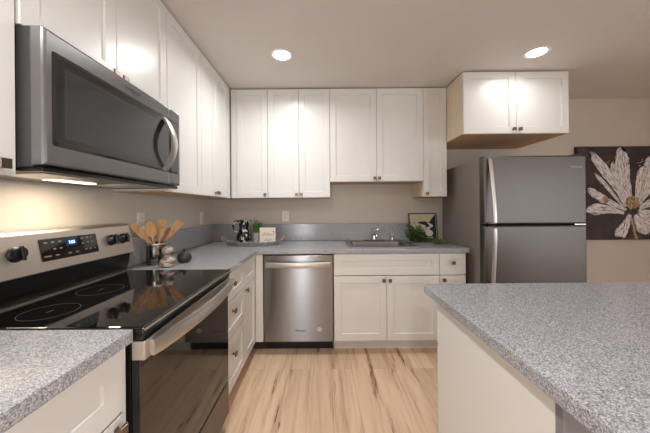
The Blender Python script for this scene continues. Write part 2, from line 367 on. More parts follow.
def base_cab(mp, u0, u1, label, fronts, fill=None, toe=True, open_top=False, group='white base cabinets', fw=.06):
    """fronts: (kind,u0,u1,z0,z1,knob u,knob z)"""
    t = thing('base_cabinet', label, 'cabinet', mp((u0+u1)/2, BD/2, 0), group)
    if open_top:
        w = .016; us = [u0+.0007, u0+w, u1-w, u1-.0007]; zs = [.115, .135, .874]
        obj('carcass', cells(us, zs, lambda i, j: i != 1 or j == 0, .025, BD, lambda a, b, c: mp(a, c, b)), M['white'], t)
    else:
        obj('carcass', mbox(mp, u0+.0007, .001, .115, u1-.0007, BD, .8745), M['white'], t)
    obj('toe_kick', mbox(mp, u0+.0007, .02, 0.0008, u1-.0007, BD-.085, .1145), M['white'], t)
    if fill:
        for a, b in fill: obj('filler_strip', mbox(mp, a, BD+.0005, .115, b, BD+.017, .872, .001), M['white'], t)
    for kind, a, b, z0, z1, ku, kz in fronts:
        d = obj(kind, shaker(mp, a+G, z0, b-G, z1, BD+.001, fw=fw if b-a > .24 else .05), M['white'], t)
        if ku is not None: knob(mp, ku, kz, BD+.02, d)
    return t
XB = -.5196
ZD0, ZD1, ZE = .685, .871, .678
base_cab(BK, XB+.61+.001, XB+1.524, 'white sink base cabinet with wide false drawer over two doors',
         [('drawer_front', XB+.611, XB+1.524, ZD0, ZD1, None, 0), ('door', XB+.611, XB+1.067, .12, ZE, XB+1.04, .642), ('door', XB+1.067, XB+1.524, .12, ZE, XB+1.094, .642)], open_top=True)
base_cab(BK, XB+1.525, XB+1.753, 'narrow white base cabinet with one drawer and door beside the refrigerator',
         [('drawer', XB+1.525, XB+1.753, ZD0, ZD1, XB+1.64, .79), ('door', XB+1.525, XB+1.753, .12, ZE, XB+1.56, .642)])
base_cab(LF, 1.573, 2.002, 'white three drawer base cabinet right of the range',
         [('drawer', 1.573, 2.002, ZD0, ZD1, 1.735, .786), ('drawer', 1.573, 2.002, .452, ZE, 1.735, .61), ('drawer', 1.573, 2.002, .12, .445, 1.735, .333)])
base_cab(LF, 2.003, YB-.012, 'white corner base cabinet with a drawer and door next to the dishwasher',
         [('drawer', 2.003, YB-BF-.003, ZD0, ZD1, None, 0), ('door', 2.003, YB-BF-.003, .12, ZE, 2.03, .655)])
cf = thing('corner_filler', 'white filler panel between the corner base cabinet and dishwasher', 'panel', (-.555, 2.33, 0))
obj('panel', box(-.5865, YB-BF+.004, .115, XB-.003, YB-BF+.02, .8745), M['white'], cf)
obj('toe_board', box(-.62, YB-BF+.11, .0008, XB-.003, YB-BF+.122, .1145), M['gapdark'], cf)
base_cab(LF, -.115, .7995, 'white base cabinet with a drawer left of the range',
         [('drawer', -.115, .342, ZD0, ZD1, .11, .79), ('drawer', .342, .784, ZD0, ZD1, None, 0), ('door', -.115, .342, .12, ZE, .31, .642), ('door', .342, .784, .12, ZE, .756, .648)], fill=[(.785, .799)], fw=.068)

# ---------------------------------------------------------------- worktops
CT0, CT1 = .8755, .914
CX = XL+.648; CY = YB-.648; CXR = XB+1.773
SK = (.5476, 2.668)                                    # sink centre
hx0, hx1, hy0, hy1 = SK[0]-.295, SK[0]+.295, SK[1]-.235, SK[1]+.2
xs = [XL+.0005, CX, hx0, hx1, CXR]; ys = [1.5725, CY, hy0, hy1, YB-.0005]
wt = thing('worktop', 'L-shaped speckled grey worktop along the back wall and corner', 'worktop', (0, 2.6, CT0))
obj('slab', cells(xs, ys, lambda i, j: (i == 0) or (j > 0 and not (i == 2 and j == 2)), CT0, CT1, b=.004, seg=2), M['stone'], wt)
bs = [XL+.0005, XL+.02, CXR-.02]; bt = [1.5725, YB-.02, YB-.0005]
obj('backsplash', cells(bs, bt, lambda i, j: i == 0 or j == 1, CT1+.0003, 1.1, b=.003), M['stone'], wt)
wn = thing('worktop', 'speckled grey worktop left of the range', 'worktop', (-.9, .34, CT0))
obj('slab', box(XL+.0005, -.13, CT0, CX, .8035, CT1, .004, 2), M['stone'], wn)
obj('backsplash', box(XL+.0005, -.13, CT1+.0003, XL+.02, .8035, 1.1, .003), M['stone'], wn)

# island
isl = thing('island_cabinet', 'white panelled island cabinet with grey back under the speckled worktop', 'cabinet', (1.4, .86, 0))
obj('carcass', box(.511, .5655, .1, 2.2, 1.138, .8745), M['white'], isl)
obj('side_panel', box(.486, .5655, .0008, .5105, 1.138, .8745, .001), M['white'], isl)
obj('back_panel', box(.486, .547, .0008, 2.2, .565, .8745), M['islandback'], isl)
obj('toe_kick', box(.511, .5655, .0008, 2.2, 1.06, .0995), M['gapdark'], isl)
LI = lambda u, v, z: (u, v, z)
for i in range(4):
    a = .488+i*.428; b = a+.427
    d = obj('door', shaker(LI, a+G, .12, b-G, ZE, 1.139), M['white'], isl); knob(LI, b-.03 if i % 2 == 0 else a+.03, .642, 1.158, d)
    d = obj('drawer', shaker(LI, a+G, ZD0, b-G, ZD1, 1.139), M['white'], isl); knob(LI, (a+b)/2, .79, 1.158, d)
def roundrect(x0, y0, x1, y1, r, n=6):
    P = []
    for cx, cy, a0 in ((x1-r, y1-r, 0), (x0+r, y1-r, PI/2), (x0+r, y0+r, PI), (x1-r, y0+r, 3*PI/2)):
        P += [(cx+r*math.cos(a0+PI/2*i/n), cy+r*math.sin(a0+PI/2*i/n)) for i in range(n+1)]
    return P
def slabr(x0, y0, x1, y1, z0, z1, r, b=.004):
    Q = lambda i, z: [(x, y, z) for x, y in roundrect(x0+i, y0+i, x1-i, y1-i, r)]
    return rings([Q(b, z0), Q(0, z0+b), Q(0, z1-b), Q(b*.3, z1-b*.3), Q(b, z1)])
tag(obj('island_worktop', slabr(.463, .255, 2.35, 1.252, CT0, CT1, .018), M['stone'], None, 12), 'speckled grey island worktop in the right foreground', 'worktop')

# ---------------------------------------------------------------- dishwasher
DX0, DX1 = XB+.0, XB+.61
dw = thing('dishwasher', 'brushed stainless dishwasher under the back worktop', 'dishwasher', ((DX0+DX1)/2, 2.6, 0))
FY = YB-BF-.006
obj('tub', box(DX0+.004, FY+.05, .1, DX1-.004, YB-.03, .87), M['darkgrey'], dw)
dd = obj('door', box(DX0+.006, FY, .118, DX1-.006, FY+.045, .862, .004, 2), M['dw_steel'], dw)
obj('control_strip', box(DX0+.006, FY+.004, .8635, DX1-.006, FY+.045, .8715), M['blackplastic'], dw)
obj('kick_plate', box(DX0+.008, FY+.115, .002, DX1-.008, FY+.13, .1), M['black'], dw)
# bowed pocket handle
hp = []
for i in range(17):
    s = i/16; x = DX0+.03+s*(DX1-DX0-.06); e = min(s, 1-s)
    hp.append((x, FY-.012-.036*math.sin(PI*s)**.8, .785))
ha = obj('handle', bar(hp, (0, 0, 1), .046, .014), M['steel_plain'], dd, True)
obj('handle_bracket', box(DX0+.031, FY-.0135, .768, DX0+.052, FY-.0005, .802), M['steel_plain'], ha)
obj('handle_bracket', box(DX1-.052, FY-.0135, .768, DX1-.031, FY-.0005, .802), M['steel_plain'], ha)
st = obj('round_sticker', lathe([(.022, .0003), (.022, .0012)], (DX1-.128, FY, .222), 28, (0, -1, 0)), M['sticker'], dd); st['label'] = 'round rose and white sticker'
obj('sticker_ring', lathe([(.0135, .0013), (.017, .0013), (.017, .0017), (.0135, .0017), (.0135, .0013)], (DX1-.128, FY, .222), 28, (0, -1, 0), caps=(False, False)), M['stickering'], st)
text('logo_lettering', 'Whirlpool', .021, M['logo'], lambda a, b, c: ((DX0+DX1)/2+.012+a, FY-.0002-c, .215+b), dd, .0004)

# ---------------------------------------------------------------- range
RY0, RY1 = .8065, 1.5695
rg = thing('kitchen_range', 'stainless electric range with black glass cooktop and oven door', 'range', (-.87, 1.19, 0))
obj('body', box(XL+.012, RY0+.003, .03, -.582, RY1-.003, .893), M['black'], rg)
for yy in (RY0+.06, RY1-.06):
    for xx in (XL+.08, -.64): obj('foot', lathe([(.018, .0005), (.018, .03)], (xx, yy, 0), 10), M['blackplastic'], rg)
ck = obj('cooktop', box(-1.135, RY0, .8945, -.54, RY1, .9175, .005, 2), M['black_glass'], rg)
obj('cooktop_trim', box(-1.139, RY0+.004, .9178, -1.128, RY1-.004, .923), M['steel_plain'], ck)
obj('edge_trim', box(-.5395, RY0+.001, .906, -.5375, RY1-.001, .9125), M['steel_plain'], ck)
for x, y, r in ((-.955, .938, .081), (-.985, 1.19, .083)):
    bn = obj('burner_ring', lathe([(r-.0012, .0001), (r, .0001), (r, .0005), (r-.0012, .0005), (r-.0012, .0001)], (x, y, .9175), 64, caps=(False, False)), M['ring'], ck)
    obj('burner_mark', box(x-.0015, y-.012, .9176, x+.0015, y+.012, .918), M['ring'], bn)
# backguard: profile swept along the range
def sweep(prof, y0, y1, inset=0): return rings([[(x, y0, z) for x, z in prof], [(x, y1, z) for x, z in prof]])
bg = obj('backguard', sweep([(XL+.012, .9), (-1.1395, .9), (-1.1395, .925), (-1.128, .96), (-1.118, 1.024), (XL+.012, 1.024)], RY0+.012, RY1-.012), M['black'], rg)
P1, P2 = Vector((-1.103, 0, 1.028)), Vector((-1.134, 0, 1.178))
fa = obj('control_fascia', bev(sweep([(XL+.012, 1.0245), (-1.106, 1.0245), (P1.x, P1.z), (P2.x, P2.z), (-1.142, 1.188), (-1.156, 1.193), (XL+.012, 1.193)], RY0, RY1), .0025, .3), M['steel'], rg)
for sgn, yy in ((0, RY0+.012), (1, RY1-.012)):
    pass
FN = (P2-P1).cross(Vector((0, 1, 0))).normalized()
if FN.x < 0: FN = -FN
FU = (P2-P1).normalized()
def fasc(y, s, d=0): return Vector((P1.x, y, P1.z))+FU*s+FN*d          # s up the slope, d out of it
FM = lambda a, b, c: fasc(a, b, c)
def fbox(y0, s0, y1, s1, d0, d1, b=0):
    n = box(y0, s0, d0, y1, s1, d1, b)
    for q in n.verts: q.co = FM(*q.co)
    return n
pn = obj('control_panel', fbox(1.062, .038, 1.33, .128, .0006, .003, .0008), M['black_glass'], fa)
ds = obj('display_window', fbox(1.17, .088, 1.225, .118, .0031, .0036), M['displaybg'], pn)
text('clock_digits', '1:05', .018, M['display'], lambda a, b, c: fasc(1.1975+a, .102+b, .0038+c), ds, .0006)
for y, s, w in ((1.085, .112, .016), (1.115, .112, .014), (1.145, .112, .016), (1.25, .113, .016), (1.085, .056, .03), (1.125, .056, .018), (1.118, .083, .012), (1.145, .083, .012),
                (1.18, .056, .016), (1.215, .056, .016), (1.262, .06, .012), (1.285, .06, .012), (1.278, .114, .012), (1.302, .114, .012), (1.278, .092, .012), (1.302, .092, .012), (1.25, .09, .012), (1.31, .06, .012)):
    obj('button_legend', fbox(y-w/2, s-.003, y+w/2, s+.003, .0031, .0034), M['legend'], pn)
def range_knob(y):
    c = fasc(y, .083, .0005)
    b = lathe([(.029, 0), (.029, .006), (.025, .009), (.0245, .024), (.022, .027)], c, 24, FN)
    kn = obj('control_knob', b, M['blackplastic'], fa, True)
    g = box(-.006, -.0265, .0275, .006, .0265, .036, .002)
    for q in g.verts: q.co = fasc(y+q.co.x, .083+q.co.y, q.co.z+.0005)
    obj('knob_grip', g, M['blackplastic'], kn)
for y in (.885, .975, 1.418, 1.5): range_knob(y)
# oven door
od = obj('oven_door', box(-.581, RY0+.004, .278, -.5605, RY1-.004, .814, .003, 2), M['black'], rg)
obj('door_glass', box(-.5603, RY0+.005, .28, -.556, RY1-.005, .8135, .0012), M['oven_glass'], od)
obj('control_lip', box(-.582, RY0+.002, .876, -.546, RY1-.002, .8942, .003), M['black'], rg)
dt = obj('door_trim', box(-.581, RY0+.004, .8145, -.541, RY1-.004, .873, .003, 2), M['steel'], od)
vp = obj('vent_strip', box(-.578, RY0+.02, .8731, -.546, RY1-.02, .8738), M['black'], dt)
for i in range(20):
    y = .93+i*.026
    obj('vent_rib', box(-.572, y, .8739, -.549, y+.006, .8744), M['darkgrey'], vp)
hp = []
for i in range(25):
    s = i/24; y = RY0+.02+s*(RY1-RY0-.04)
    hp.append((-.527+.036*math.sin(PI*s)**.75, y, .847))
hd = obj('handle', bar(hp, (0, 0, 1), .05, .018), M['steel_plain'], od, True)
for y in (RY0+.026, RY1-.056): obj('handle_bracket', box(-.5408, y, .83, -.53, y+.03, .864), M['steel_plain'], hd)
dr = obj('storage_drawer', box(-.581, RY0+.004, .085, -.556, RY1-.004, .268, .003, 2), M['drawer_steel'], rg)
obj('kick_plate', box(-.62, RY0+.01, .003, -.6, RY1-.01, .0845), M['black'], rg)

# ---------------------------------------------------------------- microwave
MY0, MY1, MX = .7905, 1.549, -.819
mw = thing('microwave', 'stainless over-the-range microwave above the cooktop', 'microwave', (-1.0, 1.17, 1.393))
obj('case', box(XL+.001, MY0+.003, 1.4, MX-.041, MY1-.003, 1.8195, .002), M['darkgrey'], mw)
obj('base_plate', box(XL+.02, MY0+.006, 1.388, MX-.012, MY1-.006, 1.3995, .002), M['black'], mw)
def mwface(y0, y1, z0, z1, x0, x1, r):
    Q = lambda i, x: [(x, a, b) for a, b in roundrect(y0+i, z0+i, y1-i, z1-i, r)]
    return rings([Q(0, x0), Q(0, x1-.008), Q(.003, x1-.003), Q(.009, x1)])
dm = obj('door', mwface(MY0, 1.437, 1.405, 1.8175, MX-.037, MX, .004), M['mw_steel'], mw, 9)
cp = obj('control_column', mwface(1.4385, MY1, 1.405, 1.8175, MX-.037, MX, .004), M['mw_steel'], mw, 9)
gl = obj('window_glass', mwface(.815, 1.436, 1.467, 1.757, MX+.0003, MX+.0035, .008), M['mw_glass'], dm)
obj('control_glass', mwface(1.4395, 1.527, 1.467, 1.757, MX+.0003, MX+.0035, .006), M['mw_glass'], cp)
obj('window_mesh', mwface(.85, 1.335, 1.497, 1.722, MX+.0036, MX+.0042, .008), M['mesh'], gl)
hp = [(MX+.004+.052*math.sin(PI*i/20)**.8, 1.39, 1.475+.265*i/20) for i in range(21)]
hm = obj('handle', bar(hp, (0, 1, 0), .042, .016), M['steel_plain'], dm, True)
text('logo_lettering', 'Whirlpool', .022, M['logo'], lambda a, b, c: (MX+.0002+c, 1.165+a, 1.786+b), dm, .0006)
lp = obj('lamp_lens', box(-1.045, 1.0, 1.3835, -1.01, 1.2, 1.3878, .001), M['mwlens'], mw)
for y in (.83, 1.25): obj('grease_filter', box(-1.03 if y < 1 else -1.1, y, 1.3845, -.86, y+.16, 1.3878), M['steel_plain'], mw)
L = bpy.data.lights.new('cooktop_lamp', 'AREA'); L.shape = 'RECTANGLE'; L.size = .05; L.size_y = .18; L.energy = 1.7; L.color = (1, .84, .62)
lo_ = bpy.data.objects.new('cooktop_lamp', L); COL.objects.link(lo_); lo_.parent = mw; lo_.location = Vector((-1.03, 1.12, 1.383))-LOC[mw.name]

# ---------------------------------------------------------------- refrigerator
RX0, RX1, RF = 1.305, 2.132, 2.165
fr = thing('refrigerator', 'stainless top-freezer refrigerator beside the counter end', 'refrigerator', (1.72, 2.55, 0))
obj('body', box(RX0+.002, RF+.078, .03, RX1-.002, YB-.02, 1.662, .004), M['fridge_side'], fr)
obj('gasket', box(RX0+.012, RF+.0655, .1, RX1-.012, RF+.0775, 1.655), M['rubber'], fr)
obj('toe_grille', box(RX0+.01, RF+.05, .002, RX1-.01, RF+.0645, .075), M['black'], fr)
def fdoor(z0, z1):
    Q = lambda i, y: [(x, y, z) for x, z in roundrect(RX0+i, z0+i, RX1-i, z1-i, .006)]
    return rings([Q(0, RF+.065), Q(0, RF+.014), Q(.003, RF+.005), Q(.012, RF)])
f1 = obj('freezer_door', fdoor(1.127, 1.681), M['fridge_steel'], fr, 9)
f2 = obj('fridge_door', fdoor(.08, 1.116), M['fridge_steel'], fr, 9)
obj('top_hinge', box(RX1-.09, RF+.02, 1.6815, RX1-.01, RF+.1, 1.692, .003), M['darkgrey'], fr)
obj('middle_hinge', box(RX1-.095, RF+.006, 1.1168, RX1-.004, RF+.05, 1.1262), M['steel_plain'], fr)
def fhandle(za, zb, par):                                  # za at the far end, zb beside the gap
    P = []
    for i in range(22):
        s = i/21; P.append((RX0+.043, RF-.006-.06*min(1, (s/.86)**.75), za+(zb-za)*s))
    P += [(RX0+.043, RF-.058, zb+(zb-za)*.012), (RX0+.043, RF-.03, zb+(zb-za)*.015), (RX0+.043, RF-.0015, zb+(zb-za)*.015)]
    return obj('handle', bar(P, (1, 0, 0), .03, .012), M['steel_plain'], par, True)
fhandle(1.655, 1.145, f1); fhandle(.42, 1.098, f2)
text('logo_lettering', 'Whirlpool', .022, M['logolight'], lambda a, b, c: (RX1-.085+a, RF-.0002-c, 1.585+b), f1, .0004)

# ---------------------------------------------------------------- sink, faucet
sk = thing('kitchen_sink', 'drop-in stainless sink set into the back worktop', 'sink', (SK[0], SK[1], CT0))
def rr(x0, y0, x1, y1, r, z): return [(x, y, z) for x, y in roundrect(x0, y0, x1, y1, r)]
sx0, sx1, sy0, sy1 = SK[0]-.318, SK[0]+.318, SK[1]-.26, SK[1]+.255
bx = (SK[0]-.265, SK[1]-.215, SK[0]+.265, SK[1]+.15)
B = lambda i: (bx[0]+i, bx[1]+i, bx[2]-i, bx[3]-i)
obj('basin', rings([rr(*B(-.004), .06, CT1+.0003), rr(sx0, sy0, sx1, sy1, .03, CT1+.0005), rr(sx0, sy0, sx1, sy1, .03, CT1+.003), rr(sx0+.008, sy0+.008, sx1-.008, sy1-.008, .025, CT1+.006), rr(*B(-.01), .06, CT1+.005), rr(*B(0), .055, CT1-.003), rr(*B(.012), .05, CT1-.16), rr(*B(.035), .04, CT1-.18),
                    ], False, True), M['sinksteel'], sk, True)
obj('drain', lathe([(.045, .0003), (.045, .002), (.03, .003)], (SK[0], SK[1]-.03, CT1-.18), 20), M['chrome'], sk, True)
fc = thing('faucet', 'chrome single lever faucet behind the sink basin', 'faucet', (SK[0]-.0, SK[1]+.2, CT1+.006))
fx, fy, fz = SK[0]-.005, SK[1]+.2, CT1+.0065
obj('deck_plate', rings([rr(fx-.125, fy-.028, fx+.125, fy+.028, .027, fz), rr(fx-.125, fy-.028, fx+.125, fy+.028, .027, fz+.006), rr(fx-.115, fy-.02, fx+.115, fy+.02, .02, fz+.011)]), M['chrome'], fc, True)
obj('body', lathe([(.026, .0112), (.024, .03), (.022, .075), (.02, .085), (.012, .09)], (fx, fy, fz), 20), M['chrome'], fc, True)
obj('spout', tube([(fx, fy-.018, fz+.06), (fx, fy-.06, fz+.085), (fx, fy-.12, fz+.09), (fx, fy-.165, fz+.075), (fx, fy-.175, fz+.05)], [.013, .013, .012, .0115, .011], 12), M['chrome'], fc, True)
obj('lever', tube([(fx, fy, fz+.092), (fx+.012, fy-.008, fz+.105), (fx+.04, fy-.02, fz+.118), (fx+.066, fy-.03, fz+.124)], [.013, .012, .009, .007], 10), M['chrome'], fc, True)
sx = SK[0]+.19
sp_ = thing('sink_sprayer', 'small chrome side sprayer right of the faucet', 'sprayer', (sx, fy, fz))
obj('holder', lathe([(.022, 0), (.02, .008), (.014, .012), (.013, .03)], (sx, fy, fz), 16), M['chrome'], sp_, True)
obj('spray_head', lathe([(.011, .0305), (.013, .04), (.015, .065), (.012, .075)], (sx, fy, fz), 16), M['steel_plain'], sp_, True)

# ---------------------------------------------------------------- wall outlets
def outlet(mp, u, z, label):
    t = thing('wall_outlet', label, 'outlet', mp(u, 0, z-.06), 'white wall outlets')
    obj('cover_plate', mbox(mp, u-.037, .0005, z-.06, u+.037, .006, z+.06, .002), M['outlet'], t)
    for dz in (-.021, .021):
        so = obj('socket', mbox(mp, u-.015, .0061, z+dz-.0135, u+.015, .0085, z+dz+.0135, .001), M['outlet'], t)
        for du in (-.006, .006): obj('slot', mbox(mp, u+du-.0012, .0086, z+dz-.004, u+du+.0012, .009, z+dz+.006), M['slot'], so)
outlet(LF, 1.79, 1.19, 'white outlet on the left wall behind the wooden utensils')
outlet(LF, 2.69, 1.178, 'white outlet on the left wall near the back corner')
outlet(BK, -.409, 1.182, 'white outlet on the back wall above the cream word sign')

# ---------------------------------------------------------------- utensil crock and utensils
KX, KY, KZ = -1.082, 1.748, CT1+.0008
cr_ = thing('utensil_crock', 'dark metal cylinder crock of wooden utensils beside the range', 'crock', (KX, KY, KZ))
obj('crock_wall', lathe([(.05, 0), (.058, .0), (.06, .004), (.06, .136), (.058, .14), (.055, .138), (.055, .006), (.05, .005)], (KX, KY, KZ), 36), M['crock'], cr_, True)
obj('rim_band', lathe([(.0605, .128), (.0618, .129), (.0618, .138), (.0605, .139), (.0605, .128)], (KX, KY, KZ), 36, caps=(False, False)), M['steel_plain'], cr_, True)
def utensil(name, label, foot, tip, loops, m, th=.006, twist=0):
    """outline in 2D: a across, b from the foot up; placed along foot->tip"""
    # foot and tip: along the fan, towards the room, height
    ev, nv = Vector((.85, .525, 0)), Vector((.525, -.85, 0))
    A, Bv = [Vector((KX, KY, KZ+q[2]))+ev*q[0]+nv*q[1] for q in (foot, tip)]
    d = (Bv-A).normalized(); view = (Vector((0, 0, 1.27))-Bv).normalized()
    nrm = (view-d*view.dot(d)).normalized(); nrm = Matrix.Rotation(twist, 3, d) @ nrm
    ax = d.cross(nrm).normalized()
    bm = poly(loops, th, lambda a, b, c: A+ax*a+d*b+nrm*(c-th/2)); bev(bm, .0012, .9)
    return tag(obj(name, bm, m), label, 'utensil', 'utensils in the crock')
def spoon_outline(L, hw, hl, sw=.006):
    P = [(-sw, 0), (sw, 0), (sw*.9, L-hl)]
    n = 14; P += [(hw*math.sin(PI*i/n), L-hl*.5-hl*.5*math.cos(PI*i/n)) for i in range(2, n)]
    P += [(0, L)]
    P += [(-hw*math.sin(PI*i/n), L-hl*.5-hl*.5*math.cos(PI*i/n)) for i in range(n-1, 1, -1)]
    return P+[(-sw*.9, L-hl)]
def spat_outline(L, w0, w1, hl, sw=.006):
    return [(-sw, 0), (sw, 0), (sw*.9, L-hl-.02), (w0, L-hl), (w1, L-.008), (w1-.008, L), (-w1+.006, L-.004), (-w1, L-.012), (-w0, L-hl), (-sw*.9, L-hl-.02)]
slot = lambda x, a, b, w=.0028: [(x-w, a), (x+w, a), (x+w, b), (x-w, b)]
hole = lambda x, y, r: [(x+r*math.cos(2*PI*i/10), y+r*math.sin(2*PI*i/10)) for i in range(10)]
utensil('wooden_spatula', 'flat wooden spatula leaning furthest left in the crock', (.038, .016, .05), (-.125, .055, .265), [spat_outline(.277, .016, .02, .11)], M['wood'])
utensil('wooden_spoon', 'wooden spoon with a broad oval bowl in the crock', (.01, .042, .008), (-.04, .042, .28), [spoon_outline(.277, .03, .105)], M['wood'], .007)
utensil('wooden_turner', 'wooden turner with a round hole, upright in the crock', (.0, .005, .008), (.03, .005, .29), [spat_outline(.284, .022, .029, .105), hole(.004, .232, .008)], M['wood'])
utensil('slotted_spatula', 'pale slotted wooden spatula leaning furthest right in the crock', (-.026, -.032, .05), (.132, -.014, .265), [spat_outline(.28, .017, .024, .12), slot(-.007, .19, .255), slot(.007, .19, .255)], M['wood'])
utensil('dark_spatula', 'dark narrow wooden utensil between the turner and slotted spatula', (-.02, -.012, .02), (.075, -.012, .235), [spat_outline(.235, .008, .011, .06, .004)], M['wood_dark'], .004)
utensil('metal_turner', 'thin pale metal utensil beside the wooden spoon', (-.012, 0, .008), (-.075, .0, .25), [spat_outline(.25, .008, .012, .1, .004)], M['steel_plain'], .003)

# vases by the crock
VX, VY = -.965, 1.672
gv_ = obj('gourd_vase', lathe([(.03, 0), (.043, .006), (.048, .025), (.042, .044), (.028, .058), (.02, .066), (.023, .074), (.033, .09), (.034, .102), (.027, .117), (.014, .126), (.0105, .136), (.0125, .141), (.009, .141), (.007, .125)], (VX, VY, CT1+.0008), 30), M['mottle'], None, True)
tag(gv_, 'mottled grey-brown gourd shaped vase in front of the utensil crock', 'vase')
tag(obj('bud_vase', lathe([(.022, 0), (.036, .006), (.0445, .024), (.044, .042), (.034, .06), (.018, .07), (.009, .073), (.0085, .083), (.011, .086), (.008, .086), (.0065, .072)], (-.93, 1.8, CT1+.0008), 30), M['blackclay'], None, True), 'small round black bud vase on the worktop beside the crock', 'vase')

# ---------------------------------------------------------------- tray with decorations
TX, TY, TZ = -.69, 2.66, CT1+.0008
ty = thing('serving_tray', 'oval galvanised metal tray holding the pitcher and sign in the corner', 'tray', (TX, TY, TZ))
RA, RB = .262, .152
def oval(a, b, z, n=48): return [(TX+a*math.cos(2*PI*i/n), TY+b*math.sin(2*PI*i/n), z) for i in range(n)]
obj('pan', rings([oval(RA-.018, RB-.018, TZ), oval(RA, RB, TZ+.034), oval(RA+.004, RB+.004, TZ+.036), oval(RA+.002, RB+.002, TZ+.038), oval(RA-.003, RB-.003, TZ+.034), oval(RA-.021, RB-.021, TZ+.003)]), M['galv'], ty, True)
for sgn in (-1, 1):
    hx = TX+sgn*(RA+.003)
    P = [(hx, TY-.05, TZ+.03), (hx+sgn*.025, TY-.047, TZ+.052), (hx+sgn*.036, TY-.03, TZ+.064), (hx+sgn*.04, TY, TZ+.067), (hx+sgn*.036, TY+.03, TZ+.064), (hx+sgn*.025, TY+.047, TZ+.052), (hx, TY+.05, TZ+.03)]
    h_ = obj('handle', tube(P, .0042, 8), M['galv'], ty, True)
    obj('handle_grip', tube([(hx+sgn*.0365, TY-.04, TZ+.06), (hx+sgn*.04, TY, TZ+.067), (hx+sgn*.0365, TY+.04, TZ+.06)], [.0105, .012, .0105], 10), M['wood_block'], h_, True)
TF = TZ+.0036
px_, py_ = -.782, 2.655
pc = thing('pitcher', 'black and white patterned pitcher on the galvanised tray', 'pitcher', (px_, py_, TF))
def pit(r, z, sp):
    out = []
    for i in range(32):
        a = 2*PI*i/32; q = r*(1+sp*max(0, math.cos(a-.2))**6); out.append((px_+q*math.cos(a), py_+q*math.sin(a), TF+z))
    return out
prof = [(.04, 0, 0), (.05, .006, 0), (.066, .035, 0), (.07, .065, 0), (.063, .095, 0), (.05, .12, 0), (.042, .145, .0), (.044, .175, .1), (.052, .205, .3), (.056, .215, .38), (.053, .216, .38), (.047, .203, .3), (.038, .175, .1), (.036, .145, 0), (.045, .118, 0), (.06, .065, 0), (.04, .01, 0)]
prof = [(a_, b_*1.1, c_) for a_, b_, c_ in prof]
obj('jug', rings([pit(*p) for p in prof]), M['cow'], pc, True)
obj('handle', tube([(px_-.0475, py_-.002, TF+.218), (px_-.07, py_-.004, TF+.232), (px_-.094, py_-.006, TF+.221), (px_-.102, py_-.006, TF+.187), (px_-.096, py_-.005, TF+.149), (px_-.08, py_-.003, TF+.123), (px_-.0555, py_-.001, TF+.118)], [.008, .009, .0095, .009, .009, .009, .008], 10), M['cow'], pc, True)
gx, gy = -.672, 2.725
pg = thing('potted_grass', 'green grass plant in a pale pot between the pitcher and sign', 'plant', (gx, gy, TF))
obj('pot', lathe([(.032, 0), (.036, .003), (.043, .1), (.044, .107), (.041, .107), (.039, .095), (.02, .093)], (gx, gy, TF), 24), M['potgrey'], pg, True)
rnd = random.Random(4); bl = bmesh.new()
for i in range(420):
    a = rnd.uniform(0, 2*PI); r0 = rnd.uniform(0, .03); lean = rnd.uniform(.0, .075); h = rnd.uniform(.08, .165); w = rnd.uniform(.0016, .003)
    d = Vector((math.cos(a), math.sin(a), 0)); s = Vector((-d.y, d.x, 0)); p = Vector((gx, gy, TF+.094))+d*r0
    if ((p+d*lean).xy-Vector((px_, py_))).length < .085: continue
    prev = None
    for q in range(4):
        f = q/3; c = p+d*lean*f*f+Vector((0, 0, h*(f-.18*f*f*lean/.06))); ww = w*(1-f*.85)
        cur = (bl.verts.new(c-s*ww), bl.verts.new(c+s*ww))
        if prev: bl.faces.new((prev[0], prev[1], cur[1], cur[0]))
        prev = cur
obj('grass_blades', bl, M['grass'], pg)
sgx0, sgx1, sgy = -.622, -.462, 2.632
sg = thing('word_sign', 'small wooden block sign with cream face and dark script on the tray', 'sign', ((sgx0+sgx1)/2, sgy, TF))
obj('block', box(sgx0, sgy, TF, sgx1, sgy+.035, TF+.165, .001), M['wood_block'], sg)
sf = obj('face', box(sgx0+.003, sgy-.0025, TF+.003, sgx1-.003, sgy-.0002, TF+.162), M['signface'], sg)
def script(x0, x1, z, amp, n, seed):
    r = random.Random(seed); P = []
    K = n*10
    for i in range(K+1):
        f = i/K; a = f*n*2*PI; tall = [.6, 1.7, .7, 1.5, .6, .9, 1.6][int(f*n*.999) % 7]
        P.append((x0+(x1-x0)*f-math.sin(a)*.0035, sgy-.0032, z+amp*.5*(1-math.cos(a))*tall))
    return tube(P, .0014, 5)
obj('script_lettering', script(sgx0+.028, sgx1-.026, TF+.086, .017, 6, 1), M['ink'], sf)
obj('script_lettering', script(sgx0+.04, sgx1-.04, TF+.03, .017, 4, 2), M['ink'], sf)
obj('script_flourish', tube([(sgx1-.03, sgy-.0032, TF+.123), (sgx1-.022, sgy-.0032, TF+.128), (sgx1-.016, sgy-.0032, TF+.118), (sgx1-.022, sgy-.0032, TF+.106)], .0028, 6), M['ink'], sf)

